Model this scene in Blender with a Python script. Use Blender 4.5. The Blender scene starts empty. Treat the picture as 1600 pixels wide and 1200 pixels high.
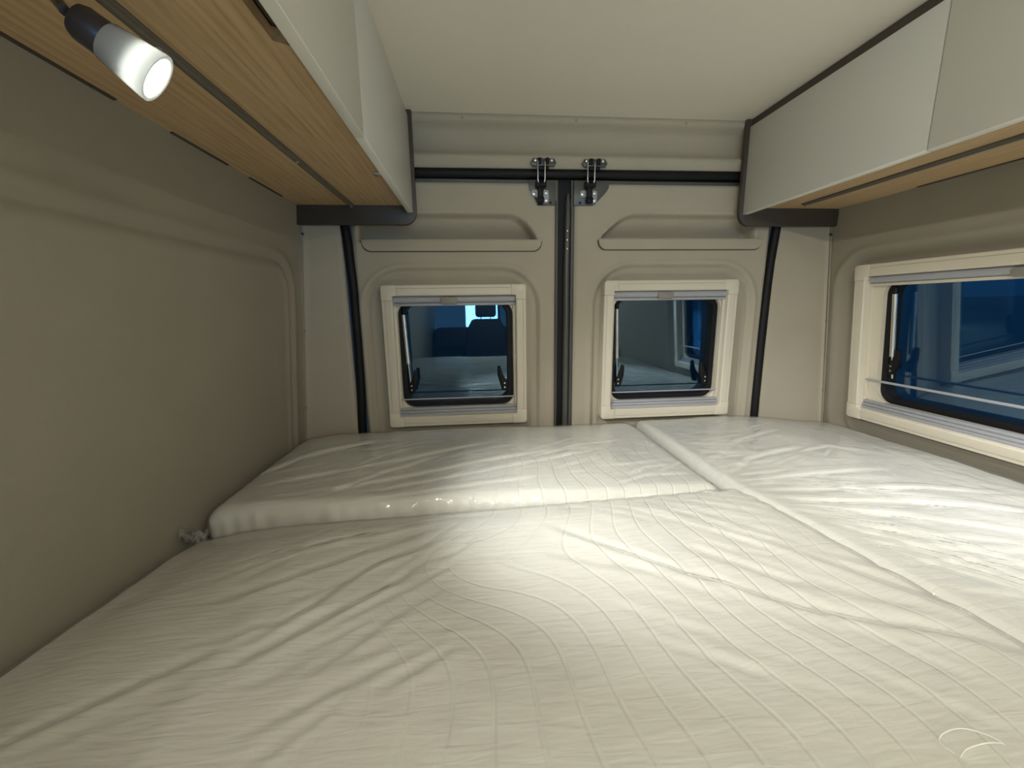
import bpy, bmesh, math, random
import numpy as np
from mathutils import Vector, Matrix
random.seed(4); rng = np.random.RandomState(4)
S = bpy.context.scene; COL = S.collection
R = math.radians

# ---------------------------------------------------------------- camera
cam_d = bpy.data.cameras.new('camera'); cam = bpy.data.objects.new('camera', cam_d); COL.objects.link(cam)
yaw, pit, roll = R(5.15), R(10.89), R(-0.845)
Fv = Vector((math.sin(yaw)*math.cos(pit), math.cos(yaw)*math.cos(pit), -math.sin(pit)))
Rv = Vector((math.cos(yaw), -math.sin(yaw), 0)); Uv = Rv.cross(Fv)
Rr = math.cos(roll)*Rv + math.sin(roll)*Uv; Ur = -math.sin(roll)*Rv + math.cos(roll)*Uv
M3 = Matrix((Rr, Ur, -Fv)).transposed()
cam.matrix_world = Matrix.Translation((0, 0, 1.27)) @ M3.to_4x4()
cam_d.sensor_fit = 'HORIZONTAL'; cam_d.sensor_width = 36; cam_d.lens = 36*624.8/1600
cam_d.clip_start = 0.02
S.camera = cam

# ---------------------------------------------------------------- world, lights, exposure
w = bpy.data.worlds.new('hall_air'); S.world = w; w.use_nodes = True
w.node_tree.nodes['Background'].inputs[0].default_value = (0.10, 0.21, 0.34, 1)
w.node_tree.nodes['Background'].inputs[1].default_value = 0.6
S.view_settings.view_transform = 'Standard'; S.view_settings.look = 'None'
S.view_settings.gamma = 1; S.view_settings.use_curve_mapping = False
S.view_settings.exposure = 0.75

def light(name, kind, loc, energy, color, label=None, **kw):
    d = bpy.data.lights.new(name, kind); d.energy = energy; d.color = color
    aim = kw.pop('aim', None)
    for k, v in kw.items(): setattr(d, k, v)
    o = bpy.data.objects.new(name, d); COL.objects.link(o); o.location = loc
    if aim is not None:
        o.rotation_euler = (Vector(aim)-Vector(loc)).to_track_quat('-Z', 'Y').to_euler()
    return o
WARM = (1.0, 0.95, 0.85)
# two unseen fill lights added along the locker tops, further forward
light('strip_fill', 'AREA', (0.905, -0.75, 1.838), 2.4, WARM, shape='RECTANGLE', size=1.3, size_y=0.02, aim=(-0.1, -0.75, 1.45))
light('strip_fill', 'AREA', (-0.140, -0.75, 1.838), 8.5, WARM, shape='RECTANGLE', size=1.3, size_y=0.02, aim=(0.9, -0.75, 1.45))
# ceiling lamp over the aisle
light('ceiling_glow', 'AREA', (0.38, -1.30, 1.855), 8.0, WARM, shape='DISK', size=0.16, aim=(0.38, -1.30, 0))
# the reading spots
LAMP1 = Vector((-0.325, 0.505, 1.512)); AIM1 = Vector((0.55, 0.90, 0.845))
LAMP2 = Vector((1.19, 0.36, 1.46)); AIM2 = Vector((1.13, 0.66, 0.83))
light('spot_glow', 'SPOT', LAMP1+(AIM1-LAMP1).normalized()*0.004, 27, (1.0, 0.99, 0.97), spot_size=R(72), spot_blend=1.0, shadow_soft_size=0.018, aim=AIM1)
light('spot_glow', 'SPOT', LAMP2+(AIM2-LAMP2).normalized()*0.004, 14, (0.98, 0.985, 1.0), spot_size=R(100), spot_blend=1.0, shadow_soft_size=0.018, aim=AIM2)

# ---------------------------------------------------------------- materials
def srgb(r, g, b):
    f = lambda c: (c/255/12.92) if c/255 <= 0.04045 else ((c/255+0.055)/1.055)**2.4
    return (f(r), f(g), f(b), 1)
class NT:
    def __init__(s, name):
        s.m = bpy.data.materials.new(name); s.m.use_nodes = True; s.t = s.m.node_tree
        s.b = s.t.nodes['Principled BSDF']; s.out = s.t.nodes['Material Output']
    def n(s, kind, **kw):
        nd = s.t.nodes.new(kind)
        for k, v in kw.items():
            if k.startswith('i_'):
                key = k[2:]; nd.inputs[int(key) if key.isdigit() else key.replace('_', ' ')].default_value = v
            else: setattr(nd, k, v)
        return nd
    def l(s, a, b): s.t.links.new(a, b)
def mat(name, col, rough=0.6, metal=0.0, spec=0.5, bump=0.0, bscale=400, mottle=0.0, emit=None, estr=0, mscale=9):
    t = NT(name); b = t.b
    b.inputs['Base Color'].default_value = col; b.inputs['Roughness'].default_value = rough
    b.inputs['Metallic'].default_value = metal; b.inputs['Specular IOR Level'].default_value = spec
    tc = t.n('ShaderNodeTexCoord')
    if bump:
        nz = t.n('ShaderNodeTexNoise', i_Scale=bscale, i_Detail=2.0); t.l(tc.outputs['Object'], nz.inputs['Vector'])
        bp = t.n('ShaderNodeBump', i_Strength=bump, i_Distance=0.001)
        t.l(nz.outputs['Fac'], bp.inputs['Height']); t.l(bp.outputs['Normal'], b.inputs['Normal'])
    nz = t.n('ShaderNodeTexNoise', i_Scale=mscale, i_Detail=3.0); t.l(tc.outputs['Object'], nz.inputs['Vector'])
    mx = t.n('ShaderNodeMix', data_type='RGBA')
    k = mottle or 0.03
    mx.inputs[6].default_value = tuple(c*(1-k) for c in col[:3])+(1,); mx.inputs[7].default_value = tuple(min(1, c*(1+k)) for c in col[:3])+(1,)
    t.l(nz.outputs['Fac'], mx.inputs[0]); t.l(mx.outputs[2], b.inputs['Base Color'])
    if emit: b.inputs['Emission Color'].default_value = emit; b.inputs['Emission Strength'].default_value = estr
    return t.m
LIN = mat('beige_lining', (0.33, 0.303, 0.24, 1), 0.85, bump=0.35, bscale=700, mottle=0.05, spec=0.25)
CEIL = mat('cream_ceiling_felt', (0.86, 0.82, 0.71, 1), 0.9, bump=0.3, bscale=900, mottle=0.02, spec=0.2)
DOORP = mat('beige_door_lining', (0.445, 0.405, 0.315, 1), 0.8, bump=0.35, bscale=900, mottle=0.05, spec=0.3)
WHITE = mat('pale_grey_laminate', (0.60, 0.60, 0.545, 1), 0.38, bump=0.05, bscale=600, mottle=0.02)
WEDGE = mat('white_door_edging', (0.80, 0.81, 0.74, 1), 0.4)
DARKT = mat('dark_brown_trim', (0.062, 0.050, 0.040, 1), 0.45, bump=0.1, bscale=900)
CREAM = mat('cream_window_plastic', (0.68, 0.63, 0.51, 1), 0.42, mottle=0.02)
GREYP = mat('grey_blind_plastic', (0.38, 0.39, 0.415, 1), 0.35)
TABM = mat('taupe_blind_grip', (0.27, 0.25, 0.22, 1), 0.5)
BLACK = mat('black_rubber', (0.006, 0.006, 0.007, 1), 0.55, spec=0.3)
BLACKP = mat('black_plastic', (0.006, 0.006, 0.007, 1), 0.5, spec=0.25)
SILV = mat('polished_silver', (0.75, 0.74, 0.70, 1), 0.28, metal=1.0)
STEEL = mat('grey_painted_steel', (0.095, 0.095, 0.088, 1), 0.35, metal=0.2)
BRUSH = mat('zinc_bracket', (0.30, 0.32, 0.33, 1), 0.45, metal=0.6)
RAILM = mat('brown_aluminium_rail', (0.14, 0.125, 0.10, 1), 0.45, metal=0.0)
LAMPM = mat('gunmetal_lamp', (0.10, 0.10, 0.12, 1), 0.35, metal=0.7)
GREYFL = mat('grey_vinyl_floor', (0.20, 0.19, 0.17, 1), 0.5, mottle=0.1)
SEATM = mat('dark_seat_fabric', (0.012, 0.012, 0.014, 1), 0.8)
CONC = mat('hall_floor_concrete', (0.12, 0.12, 0.12, 1), 0.6, mottle=0.2)
VANP = mat('pale_van_paint', (0.45, 0.46, 0.47, 1), 0.25)
VAND = mat('dark_van_trim', (0.02, 0.02, 0.022, 1), 0.3)
LENS = mat('lit_lamp_lens', (1, 1, 1, 1), 0.4, emit=(1.0, 0.98, 0.92, 1), estr=5)
LEDG = mat('lit_strip_cover', (1, 1, 1, 1), 0.4, emit=(1.0, 0.93, 0.77, 1), estr=2.5)
HALLG = mat('added_blue_glow', (1, 1, 1, 1), 0.4, emit=(0.35, 0.65, 1.0, 1), estr=9)

def oak():
    t = NT('light_oak_laminate'); b = t.b
    tc = t.n('ShaderNodeTexCoord'); mp = t.n('ShaderNodeMapping'); mp.inputs['Scale'].default_value = (95, 4.0, 95)
    t.l(tc.outputs['Object'], mp.inputs['Vector'])
    n1 = t.n('ShaderNodeTexNoise', i_Scale=1.6, i_Detail=6.0, i_Roughness=0.62, i_Distortion=0.6); t.l(mp.outputs[0], n1.inputs['Vector'])
    mp2 = t.n('ShaderNodeMapping'); mp2.inputs['Scale'].default_value = (9, 0.9, 9); t.l(tc.outputs['Object'], mp2.inputs['Vector'])
    wv = t.n('ShaderNodeTexWave', i_Scale=2.2, i_Distortion=7.0, i_Detail=3.0, i_Detail_Scale=1.2); wv.bands_direction = 'X'
    t.l(mp2.outputs[0], wv.inputs['Vector'])
    add = t.n('ShaderNodeMath', operation='MULTIPLY_ADD'); add.inputs[1].default_value = 0.16
    t.l(wv.outputs['Fac'], add.inputs[0]); t.l(n1.outputs['Fac'], add.inputs[2])
    cr = t.n('ShaderNodeValToRGB'); e = cr.color_ramp.elements
    e[0].position = 0.36; e[0].color = (0.44, 0.29, 0.15, 1); e[1].position = 0.74; e[1].color = (0.62, 0.45, 0.25, 1)
    mid = e.new(0.54); mid.color = (0.54, 0.375, 0.20, 1)
    t.l(add.outputs[0], cr.inputs[0]); t.l(cr.outputs[0], b.inputs['Base Color'])
    bp = t.n('ShaderNodeBump', i_Strength=0.15, i_Distance=0.001); t.l(n1.outputs['Fac'], bp.inputs['Height']); t.l(bp.outputs[0], b.inputs['Normal'])
    b.inputs['Roughness'].default_value = 0.45
    return t.m
OAK = oak()

def quilt():
    # white quilted cover: stitched wavy lines (attribute qa, in metres) and fine cross puckers (qb)
    t = NT('quilted_white_ticking'); b = t.b
    a = t.n('ShaderNodeAttribute', attribute_name='qa'); c = t.n('ShaderNodeAttribute', attribute_name='qb')
    def lines(src, sp, wdt):
        d = t.n('ShaderNodeMath', operation='DIVIDE'); d.inputs[1].default_value = sp; t.l(src, d.inputs[0])
        f = t.n('ShaderNodeMath', operation='PINGPONG'); f.inputs[1].default_value = 0.5; t.l(d.outputs[0], f.inputs[0])
        m = t.n('ShaderNodeMapRange', interpolation_type='SMOOTHSTEP'); m.inputs[1].default_value = 0; m.inputs[2].default_value = wdt
        t.l(f.outputs[0], m.inputs[0]); return m.outputs[0]
    l0 = lines(a.outputs['Fac'], 0.044, 0.09)
    lm = t.n('ShaderNodeMath', operation='MULTIPLY'); t.l(l0, lm.inputs[0]); t.l(c.outputs['Fac'], lm.inputs[1]); l1 = lm.outputs[0]
    tc = t.n('ShaderNodeTexCoord')
    mp = t.n('ShaderNodeMapping'); mp.inputs['Scale'].default_value = (14, 85, 14); t.l(tc.outputs['Object'], mp.inputs['Vector'])
    nz = t.n('ShaderNodeTexNoise', i_Scale=1.0, i_Detail=2.0, i_Distortion=0.4); t.l(mp.outputs[0], nz.inputs['Vector'])
    add = t.n('ShaderNodeMath', operation='MULTIPLY_ADD'); add.inputs[1].default_value = 2.0
    t.l(nz.outputs['Fac'], add.inputs[0]); t.l(l1, add.inputs[2])
    bp = t.n('ShaderNodeBump', i_Strength=0.8, i_Distance=0.0014); t.l(add.outputs[0], bp.inputs['Height'])
    t.l(bp.outputs[0], b.inputs['Normal'])
    b.inputs['Base Color'].default_value = (0.73, 0.73, 0.68, 1); b.inputs['Roughness'].default_value = 0.75
    b.inputs['Specular IOR Level'].default_value = 0.3
    return t.m
QUILT = quilt()
def schlick(t, k=1.0, f0=0.04, normal=None):
    # same reflectance whichever side of the sheet is seen
    g = t.n('ShaderNodeNewGeometry'); d = t.n('ShaderNodeVectorMath', operation='DOT_PRODUCT')
    t.l(g.outputs['Incoming'], d.inputs[0]); t.l(normal if normal is not None else g.outputs['Normal'], d.inputs[1])
    a = t.n('ShaderNodeMath', operation='ABSOLUTE'); t.l(d.outputs['Value'], a.inputs[0])
    s1 = t.n('ShaderNodeMath', operation='SUBTRACT'); s1.inputs[0].default_value = 1.0; s1.use_clamp = True; t.l(a.outputs[0], s1.inputs[1])
    p = t.n('ShaderNodeMath', operation='POWER'); p.inputs[1].default_value = 5.0; t.l(s1.outputs[0], p.inputs[0])
    m = t.n('ShaderNodeMath', operation='MULTIPLY_ADD'); m.inputs[1].default_value = (1-f0)*k; m.inputs[2].default_value = f0*k; m.use_clamp = True
    t.l(p.outputs[0], m.inputs[0]); return m.outputs[0]
def film():
    t = NT('clear_plastic_film')
    tc = t.n('ShaderNodeTexCoord')
    n1 = t.n('ShaderNodeTexNoise', i_Scale=11.0, i_Detail=3.0, i_Distortion=1.6); t.l(tc.outputs['Object'], n1.inputs['Vector'])
    n2 = t.n('ShaderNodeTexNoise', i_Scale=48.0, i_Detail=1.0, i_Distortion=2.5); t.l(tc.outputs['Object'], n2.inputs['Vector'])
    ad = t.n('ShaderNodeMath', operation='MULTIPLY_ADD'); ad.inputs[1].default_value = 0.22; t.l(n2.outputs['Fac'], ad.inputs[0]); t.l(n1.outputs['Fac'], ad.inputs[2])
    bp = t.n('ShaderNodeBump', i_Strength=0.4, i_Distance=0.005); t.l(ad.outputs[0], bp.inputs['Height'])
    gl = t.n('ShaderNodeBsdfGlossy', i_Roughness=0.07); t.l(bp.outputs[0], gl.inputs['Normal'])
    tr = t.n('ShaderNodeBsdfTransparent'); tr.inputs[0].default_value = (0.97, 0.97, 0.955, 1)
    mu = schlick(t, 0.9, 0.06)
    df = t.n('ShaderNodeBsdfDiffuse'); df.inputs[0].default_value = (0.8, 0.81, 0.78, 1)
    m0 = t.n('ShaderNodeMixShader'); m0.inputs[0].default_value = 0.14; t.l(tr.outputs[0], m0.inputs[1]); t.l(df.outputs[0], m0.inputs[2])
    mx = t.n('ShaderNodeMixShader'); t.l(mu, mx.inputs[0]); t.l(m0.outputs[0], mx.inputs[1]); t.l(gl.outputs[0], mx.inputs[2])
    t.l(mx.outputs[0], t.out.inputs['Surface'])
    return t.m
FILM = film()

def tinted():
    t = NT('blue_tinted_acrylic')
    tr = t.n('ShaderNodeBsdfTransparent'); tr.inputs[0].default_value = (0.34, 0.60, 0.78, 1)
    gl = t.n('ShaderNodeBsdfGlossy', i_Roughness=0.015); gl.inputs[0].default_value = (0.72, 0.92, 1.0, 1)
    mu = schlick(t, 3.3, 0.045)
    mx = t.n('ShaderNodeMixShader'); t.l(mu, mx.inputs[0]); t.l(tr.outputs[0], mx.inputs[1]); t.l(gl.outputs[0], mx.inputs[2])
    t.l(mx.outputs[0], t.out.inputs['Surface'])
    return t.m
TINT = tinted()
def clearglass():
    t = NT('clear_glass')
    tr = t.n('ShaderNodeBsdfTransparent'); tr.inputs[0].default_value = (0.9, 0.95, 0.97, 1)
    gl = t.n('ShaderNodeBsdfGlossy', i_Roughness=0.01); fr = schlick(t)
    mx = t.n('ShaderNodeMixShader'); t.l(fr, mx.inputs[0]); t.l(tr.outputs[0], mx.inputs[1]); t.l(gl.outputs[0], mx.inputs[2])
    t.l(mx.outputs[0], t.out.inputs['Surface']); return t.m
CLEAR = clearglass()
def frosted():
    t = NT('frosted_lamp_glass')
    a = t.n('ShaderNodeBsdfTranslucent'); a.inputs[0].default_value = (0.88, 0.90, 0.88, 1)
    d = t.n('ShaderNodeBsdfDiffuse'); d.inputs[0].default_value = (0.62, 0.64, 0.64, 1)
    m0 = t.n('ShaderNodeMixShader'); m0.inputs[0].default_value = 0.45; t.l(a.outputs[0], m0.inputs[1]); t.l(d.outputs[0], m0.inputs[2])
    g = t.n('ShaderNodeBsdfGlossy', i_Roughness=0.15); fr = schlick(t)
    mx = t.n('ShaderNodeMixShader'); t.l(fr, mx.inputs[0]); t.l(m0.outputs[0], mx.inputs[1]); t.l(g.outputs[0], mx.inputs[2])
    t.l(mx.outputs[0], t.out.inputs['Surface']); return t.m
FROST = frosted()

# ---------------------------------------------------------------- helpers
def tag(o, label=None, cat=None, group=None, kind=None):
    if label: o['label'] = label
    if cat: o['category'] = cat
    if group: o['group'] = group
    if kind: o['kind'] = kind
    return o
def empty(name, loc=(0, 0, 0), rot=(0, 0, 0)):
    o = bpy.data.objects.new(name, None); COL.objects.link(o); o.location = loc; o.rotation_euler = rot; o.empty_display_size = 0.05
    return o
def thing(name, label, cat, loc=(0, 0, 0), rot=(0, 0, 0), group=None, kind=None):
    return tag(empty(name, loc, rot), label, cat, group, kind)
def mk(name, verts, faces, m, parent=None, smooth=False, auto=None):
    me = bpy.data.meshes.new(name); me.from_pydata([tuple(v) for v in verts], [], [tuple(f) for f in faces]); me.update()
    me.materials.append(m)
    o = bpy.data.objects.new(name, me); COL.objects.link(o); o.parent = parent
    if smooth: me.polygons.foreach_set('use_smooth', [True]*len(me.polygons))
    return o
def from_bm(name, bm, m, parent=None, smooth=False, ang=None):
    bmesh.ops.recalc_face_normals(bm, faces=bm.faces)
    me = bpy.data.meshes.new(name); bm.to_mesh(me); bm.free(); me.materials.append(m)
    if smooth:
        me.polygons.foreach_set('use_smooth', [True]*len(me.polygons))
        if ang is not None: me.set_sharp_from_angle(angle=R(ang))
    o = bpy.data.objects.new(name, me); COL.objects.link(o); o.parent = parent
    return o
def bm_box(bm, x0, x1, y0, y1, z0, z1, bev=0.0, seg=2):
    g = bmesh.ops.create_cube(bm, size=1)
    vs = g['verts']
    bmesh.ops.scale(bm, vec=(x1-x0, y1-y0, z1-z0), verts=vs); bmesh.ops.translate(bm, vec=((x0+x1)/2, (y0+y1)/2, (z0+z1)/2), verts=vs)
    if bev:
        es = list({e for v in vs for e in v.link_edges}); bmesh.ops.bevel(bm, geom=es, offset=bev, segments=seg, affect='EDGES', profile=0.5)
def box(name, x0, x1, y0, y1, z0, z1, m, parent=None, bev=0.0, seg=2):
    bm = bmesh.new(); bm_box(bm, x0, x1, y0, y1, z0, z1, bev, seg); return from_bm(name, bm, m, parent, smooth=bev > 0, ang=35)
def bm_prism(bm, pts, a0, a1, axis='y'):
    """polygon pts (u,v) extruded between a0,a1 along axis: y -> (u,a,v); x -> (a,u,v); z -> (u,v,a)"""
    def P(p, a): return {'y': (p[0], a, p[1]), 'x': (a, p[0], p[1]), 'z': (p[0], p[1], a)}[axis]
    A = [bm.verts.new(P(p, a0)) for p in pts]; B = [bm.verts.new(P(p, a1)) for p in pts]
    n = len(pts); bm.faces.new(A); bm.faces.new(B[::-1])
    for i in range(n): bm.faces.new((A[i], B[i], B[(i+1) % n], A[(i+1) % n]))
def prism(name, pts, a0, a1, m, parent=None, axis='y', bev=0.0, smooth=True):
    bm = bmesh.new(); bm_prism(bm, pts, a0, a1, axis)
    if bev:
        bmesh.ops.recalc_face_normals(bm, faces=bm.faces)
        es = [e for e in bm.edges if len(e.link_faces) == 2 and e.calc_face_angle(0) > R(40)]
        bmesh.ops.bevel(bm, geom=es, offset=bev, segments=2, affect='EDGES', profile=0.5)
    return from_bm(name, bm, m, parent, smooth=smooth, ang=35)
def bm_tube(bm, pts, r, n=12, ry=None, cap=True, up=(0, 0, 1)):
    pts = [Vector(p) for p in pts]; rings = []
    for i, p in enumerate(pts):
        d = (pts[min(i+1, len(pts)-1)]-pts[max(i-1, 0)]).normalized()
        u = Vector(up)
        if abs(d.dot(u)) > 0.95: u = Vector((1, 0, 0))
        a = d.cross(u).normalized(); b = d.cross(a).normalized()
        rr = r[i] if isinstance(r, (list, tuple)) else r
        r2 = ry if ry is not None else rr
        rings.append([bm.verts.new(p+a*math.cos(t)*rr+b*math.sin(t)*r2) for t in [2*math.pi*k/n for k in range(n)]])
    for A, B in zip(rings, rings[1:]):
        for k in range(n): bm.faces.new((A[k], A[(k+1) % n], B[(k+1) % n], B[k]))
    if cap: bm.faces.new(rings[0]); bm.faces.new(rings[-1][::-1])
def tube(name, pts, r, m, parent=None, n=12, ry=None, cap=True, up=(0, 0, 1)):
    bm = bmesh.new(); bm_tube(bm, pts, r, n, ry, cap, up); return from_bm(name, bm, m, parent, smooth=True, ang=50)
def rrect(x0, x1, z0, z1, r, n=6):
    out = []
    for cx, cz, a0 in ((x1-r, z1-r, 0), (x0+r, z1-r, 90), (x0+r, z0+r, 180), (x1-r, z0+r, 270)):
        for k in range(n+1):
            a = R(a0+90*k/n); out.append((cx+r*math.cos(a), cz+r*math.sin(a)))
    return out
def ring(name, outer, inner, a0, a1, m, parent=None):
    """closed band between two outlines of equal length, extruded along local y"""
    n = len(outer); V = []
    for a in (a0, a1):
        V += [(p[0], a, p[1]) for p in outer]; V += [(p[0], a, p[1]) for p in inner]
    F = []
    for i in range(n):
        j = (i+1) % n; o0, i0, o1, i1 = 0, n, 2*n, 3*n
        F += [(o0+i, o0+j, i0+j, i0+i), (o1+i, i1+i, i1+j, o1+j), (o0+i, o1+i, o1+j, o0+j), (i0+i, i0+j, i1+j, i1+i)]
    bm = bmesh.new(); vs = [bm.verts.new(v) for v in V]
    for f in F: bm.faces.new([vs[k] for k in f])
    return from_bm(name, bm, m, parent, smooth=True, ang=35)
def sm(x, a, b):
    t = np.clip((x-a)/(b-a), 0, 1); return t*t*(3-2*t)
def gauss(x, s): return np.exp(-(x/s)**2)
def sd_rr(x, z, x0, x1, z0, z1, r):
    """signed distance to rounded rect, positive inside"""
    qx = np.abs(x-(x0+x1)/2)-(x1-x0)/2+r; qz = np.abs(z-(z0+z1)/2)-(z1-z0)/2+r
    return -(np.hypot(np.maximum(qx, 0), np.maximum(qz, 0))+np.minimum(np.maximum(qx, qz), 0)-r)
def sd_poly(x, z, P):
    d = np.full(x.shape, 1e9); ins = np.zeros(x.shape, bool); n = len(P)
    for i in range(n):
        ax, az = P[i]; bx, bz = P[(i+1) % n]
        t = np.clip(((x-ax)*(bx-ax)+(z-az)*(bz-az))/((bx-ax)**2+(bz-az)**2), 0, 1)
        d = np.minimum(d, np.hypot(x-ax-t*(bx-ax), z-az-t*(bz-az)))
        c = ((az > z) != (bz > z)) & (x < (bx-ax)*(z-az)/((bz-az)+1e-12)+ax); ins ^= c
    return np.where(ins, d, -d)
def sheet(name, us, vs, fn, m, parent=None, hole=None, thick=0.0, kind=None):
    """grid over us x vs; fn(U,V)->(X,Y,Z) arrays; hole(uc,vc)->bool mask of cells dropped"""
    U, V = np.meshgrid(us, vs, indexing='ij'); X, Y, Z = fn(U, V)
    nu, nv = U.shape; idx = np.arange(nu*nv).reshape(nu, nv)
    a = idx[:-1, :-1]; b = idx[1:, :-1]; c = idx[1:, 1:]; d = idx[:-1, 1:]
    Q = np.stack([a, b, c, d], -1).reshape(-1, 4)
    if hole is not None:
        uc = (U[:-1, :-1]+U[1:, 1:])/2; vc = (V[:-1, :-1]+V[1:, 1:])/2
        Q = Q[~hole(uc, vc).reshape(-1)]
    co = np.stack([X, Y, Z], -1).reshape(-1, 3).astype(np.float32)
    used = np.unique(Q); remap = -np.ones(len(co), int); remap[used] = np.arange(len(used)); co = co[used]; Q = remap[Q]
    me = bpy.data.meshes.new(name); me.vertices.add(len(co)); me.vertices.foreach_set('co', co.ravel())
    me.loops.add(len(Q)*4); me.loops.foreach_set('vertex_index', Q.ravel().astype(np.int32))
    me.polygons.add(len(Q)); me.polygons.foreach_set('loop_start', (np.arange(len(Q))*4).astype(np.int32))
    me.update(calc_edges=True); me.validate(); me.polygons.foreach_set('use_smooth', [True]*len(me.polygons)); me.materials.append(m)
    o = bpy.data.objects.new(name, me); COL.objects.link(o); o.parent = parent
    if thick:
        md = o.modifiers.new('thickness', 'SOLIDIFY'); md.thickness = thick; md.offset = -1
    if kind: o['kind'] = kind
    return o
def screw(parent, loc, normal='-y', r=0.004, m=None):
    x, y, z = loc; d = {'-y': (0, -1, 0), '-z': (0, 0, -1), '+x': (1, 0, 0)}[normal]
    p0 = Vector(loc); D = Vector(d)
    return tube('screw', [p0, p0+D*0.0012, p0+D*0.002], [r, r, r*0.55], m or SILV, parent, n=10)

# ---------------------------------------------------------------- room shell
YB = 1.46                      # plane of the rear doors
def xl(z): return -0.626+(z-0.8)*0.088
def xr(z): return 1.398-(z-0.773)*0.093
fl = box('floor', -0.72, 1.50, -3.3, 1.60, -0.05, 0.0, GREYFL); tag(fl, 'grey vinyl floor of the van', None, kind='structure')
ce = box('ceiling', -0.60, 1.38, -3.3, 1.47, 1.885, 1.93, CEIL); tag(ce, 'plain cream felt ceiling panel', None, kind='structure')

def bevel_line(d, a=0.010, w=0.028, rr=0.004):
    # recess step with a rolled lip outside and a rib inside
    return a*sm(d, 0.0, w)-rr*gauss(d+0.006, 0.010)-rr*0.8*gauss(d-w-0.014, 0.010)
def left_fn(U, V):
    d = sd_rr(U, V, -2.4, 1.375, 0.30, 1.432, 0.11)
    hz = 1-0.25*sm(V, 1.30, 1.40)
    dep = hz*(0.008*gauss(d-0.016, 0.007)-0.007*gauss(d+0.006, 0.012)-0.006*gauss(d-0.040, 0.012))+0.004*sm(d, 0.05, 0.14)
    # pillar side of the wall rolls in towards the corner
    dep = dep-0.004*gauss(U-1.44, 0.012)
    X = xl(V)-dep
    return X, U, V
ys = np.concatenate([np.linspace(-3.3, -0.5, 30), np.arange(-0.49, 1.462, 0.006)])
zs = np.concatenate([np.linspace(0.0, 0.72, 8), np.arange(0.73, 1.64, 0.006), np.linspace(1.66, 1.895, 5)])
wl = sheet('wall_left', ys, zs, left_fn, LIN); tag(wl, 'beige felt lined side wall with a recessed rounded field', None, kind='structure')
WR = dict(y0=0.40, y1=1.325, z0=0.862, z1=1.398)   # side window outline
def right_fn(U, V):
    d = sd_rr(U, V, 0.28, 1.415, 0.72, 1.445, 0.13)
    dep = 0.022*sm(d, 0.0, 0.045)-0.005*gauss(d+0.004, 0.012)-0.004*gauss(d-0.052, 0.010)
    return xr(V)+dep, U, V
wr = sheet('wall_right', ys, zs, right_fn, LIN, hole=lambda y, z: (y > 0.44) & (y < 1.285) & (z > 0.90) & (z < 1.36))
tag(wr, 'beige felt lined side wall around the long window', None, kind='structure')
wf = box('wall_front', -0.72, 1.50, -3.36, -3.30, 0.0, 0.95, LIN); tag(wf, None, None, kind='structure')
wf2 = box('trim_5', -0.72, 1.50, -3.36, -3.30, 1.62, 1.93, LIN); tag(wf2, None, None, kind='structure')

# rear header above the doors
prof = [(1.434, 1.887), (1.434, 1.872), (1.437, 1.866), (1.450, 1.861), (1.464, 1.853), (1.472, 1.845), (1.477, 1.82), (1.474, 1.795),
        (1.464, 1.780), (1.450, 1.772), (1.443, 1.764), (1.443, 1.756), (1.449, 1.744), (1.455, 1.735), (1.458, 1.728), (1.475, 1.726)]
V = []; Fc = []; xsn = np.linspace(-0.60, 1.38, 12)
for x in xsn: V += [(x, y, z) for y, z in prof]
n = len(prof)
for i in range(len(xsn)-1):
    for j in range(n-1): Fc.append((i*n+j, (i+1)*n+j, (i+1)*n+j+1, i*n+j+1))
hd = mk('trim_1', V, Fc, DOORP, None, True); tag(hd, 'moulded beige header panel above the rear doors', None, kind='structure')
hd.modifiers.new('thickness', 'SOLIDIFY').thickness = -0.004
for x, z in ((-0.02, 1.871), (0.355, 1.872), (0.735, 1.872)): screw(hd, (x, 1.4345, z), '-y', 0.004, LIN)
box('panel_gap', -0.60, 1.38, 1.481, 1.484, 1.66, 1.90, BLACK, hd)

# corner pillar panels
def pillar(name, sgn):
    if sgn < 0: A = lambda z: -0.436; B = lambda z: xl(z)
    else: A = lambda z: 1.108+0.006*(z-1.2)**2; B = lambda z: xr(z)
    us = np.concatenate([[0, 0.006, 0.012, 0.02, 0.035], np.linspace(0.06, 0.9, 14), np.linspace(0.91, 1.0, 14)]); vs = np.arange(0.70, 1.74, 0.02)
    def fn(U, V):
        a = np.vectorize(A)(V); b = B(V); X = a+(b-a)*U; wd = np.abs(b-a)
        Y = YB+0.006-0.010*sm(U, 0, 0.05)-0.012*U
        e = (1-U)*wd                                   # distance to the corner
        Y = Y-0.005*gauss(e-0.012, 0.006)+0.006*gauss(e-0.004, 0.004)
        return X, Y, V
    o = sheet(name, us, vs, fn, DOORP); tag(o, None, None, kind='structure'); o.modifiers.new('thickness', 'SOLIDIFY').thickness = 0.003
    return o
p1 = pillar('trim_2', -1); p1['label'] = 'beige corner pillar panel left of the rear doors'
p2 = pillar('trim_3', 1); p2['label'] = 'beige corner pillar panel right of the rear doors'
# rolled edge of the side wall lining running down each corner, with its fixings
for nm, xf, s, par in (('edge_bead', xl, 1, p1), ('edge_bead', xr, -1, p2)):
    zz = np.linspace(1.545, 0.76, 14)
    tube(nm, [(xf(z)+s*0.004, 1.441+0.001*math.sin(9*z), z) for z in zz], 0.0042, LIN, par, n=8)
    for z in (1.515, 1.20, 0.93): tube('clip', [(xf(z)+s*0.012, 1.437, z), (xf(z)+s*0.012, 1.432, z)], 0.0045, LIN if z < 1.5 else DARKT, par, n=8)

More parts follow.
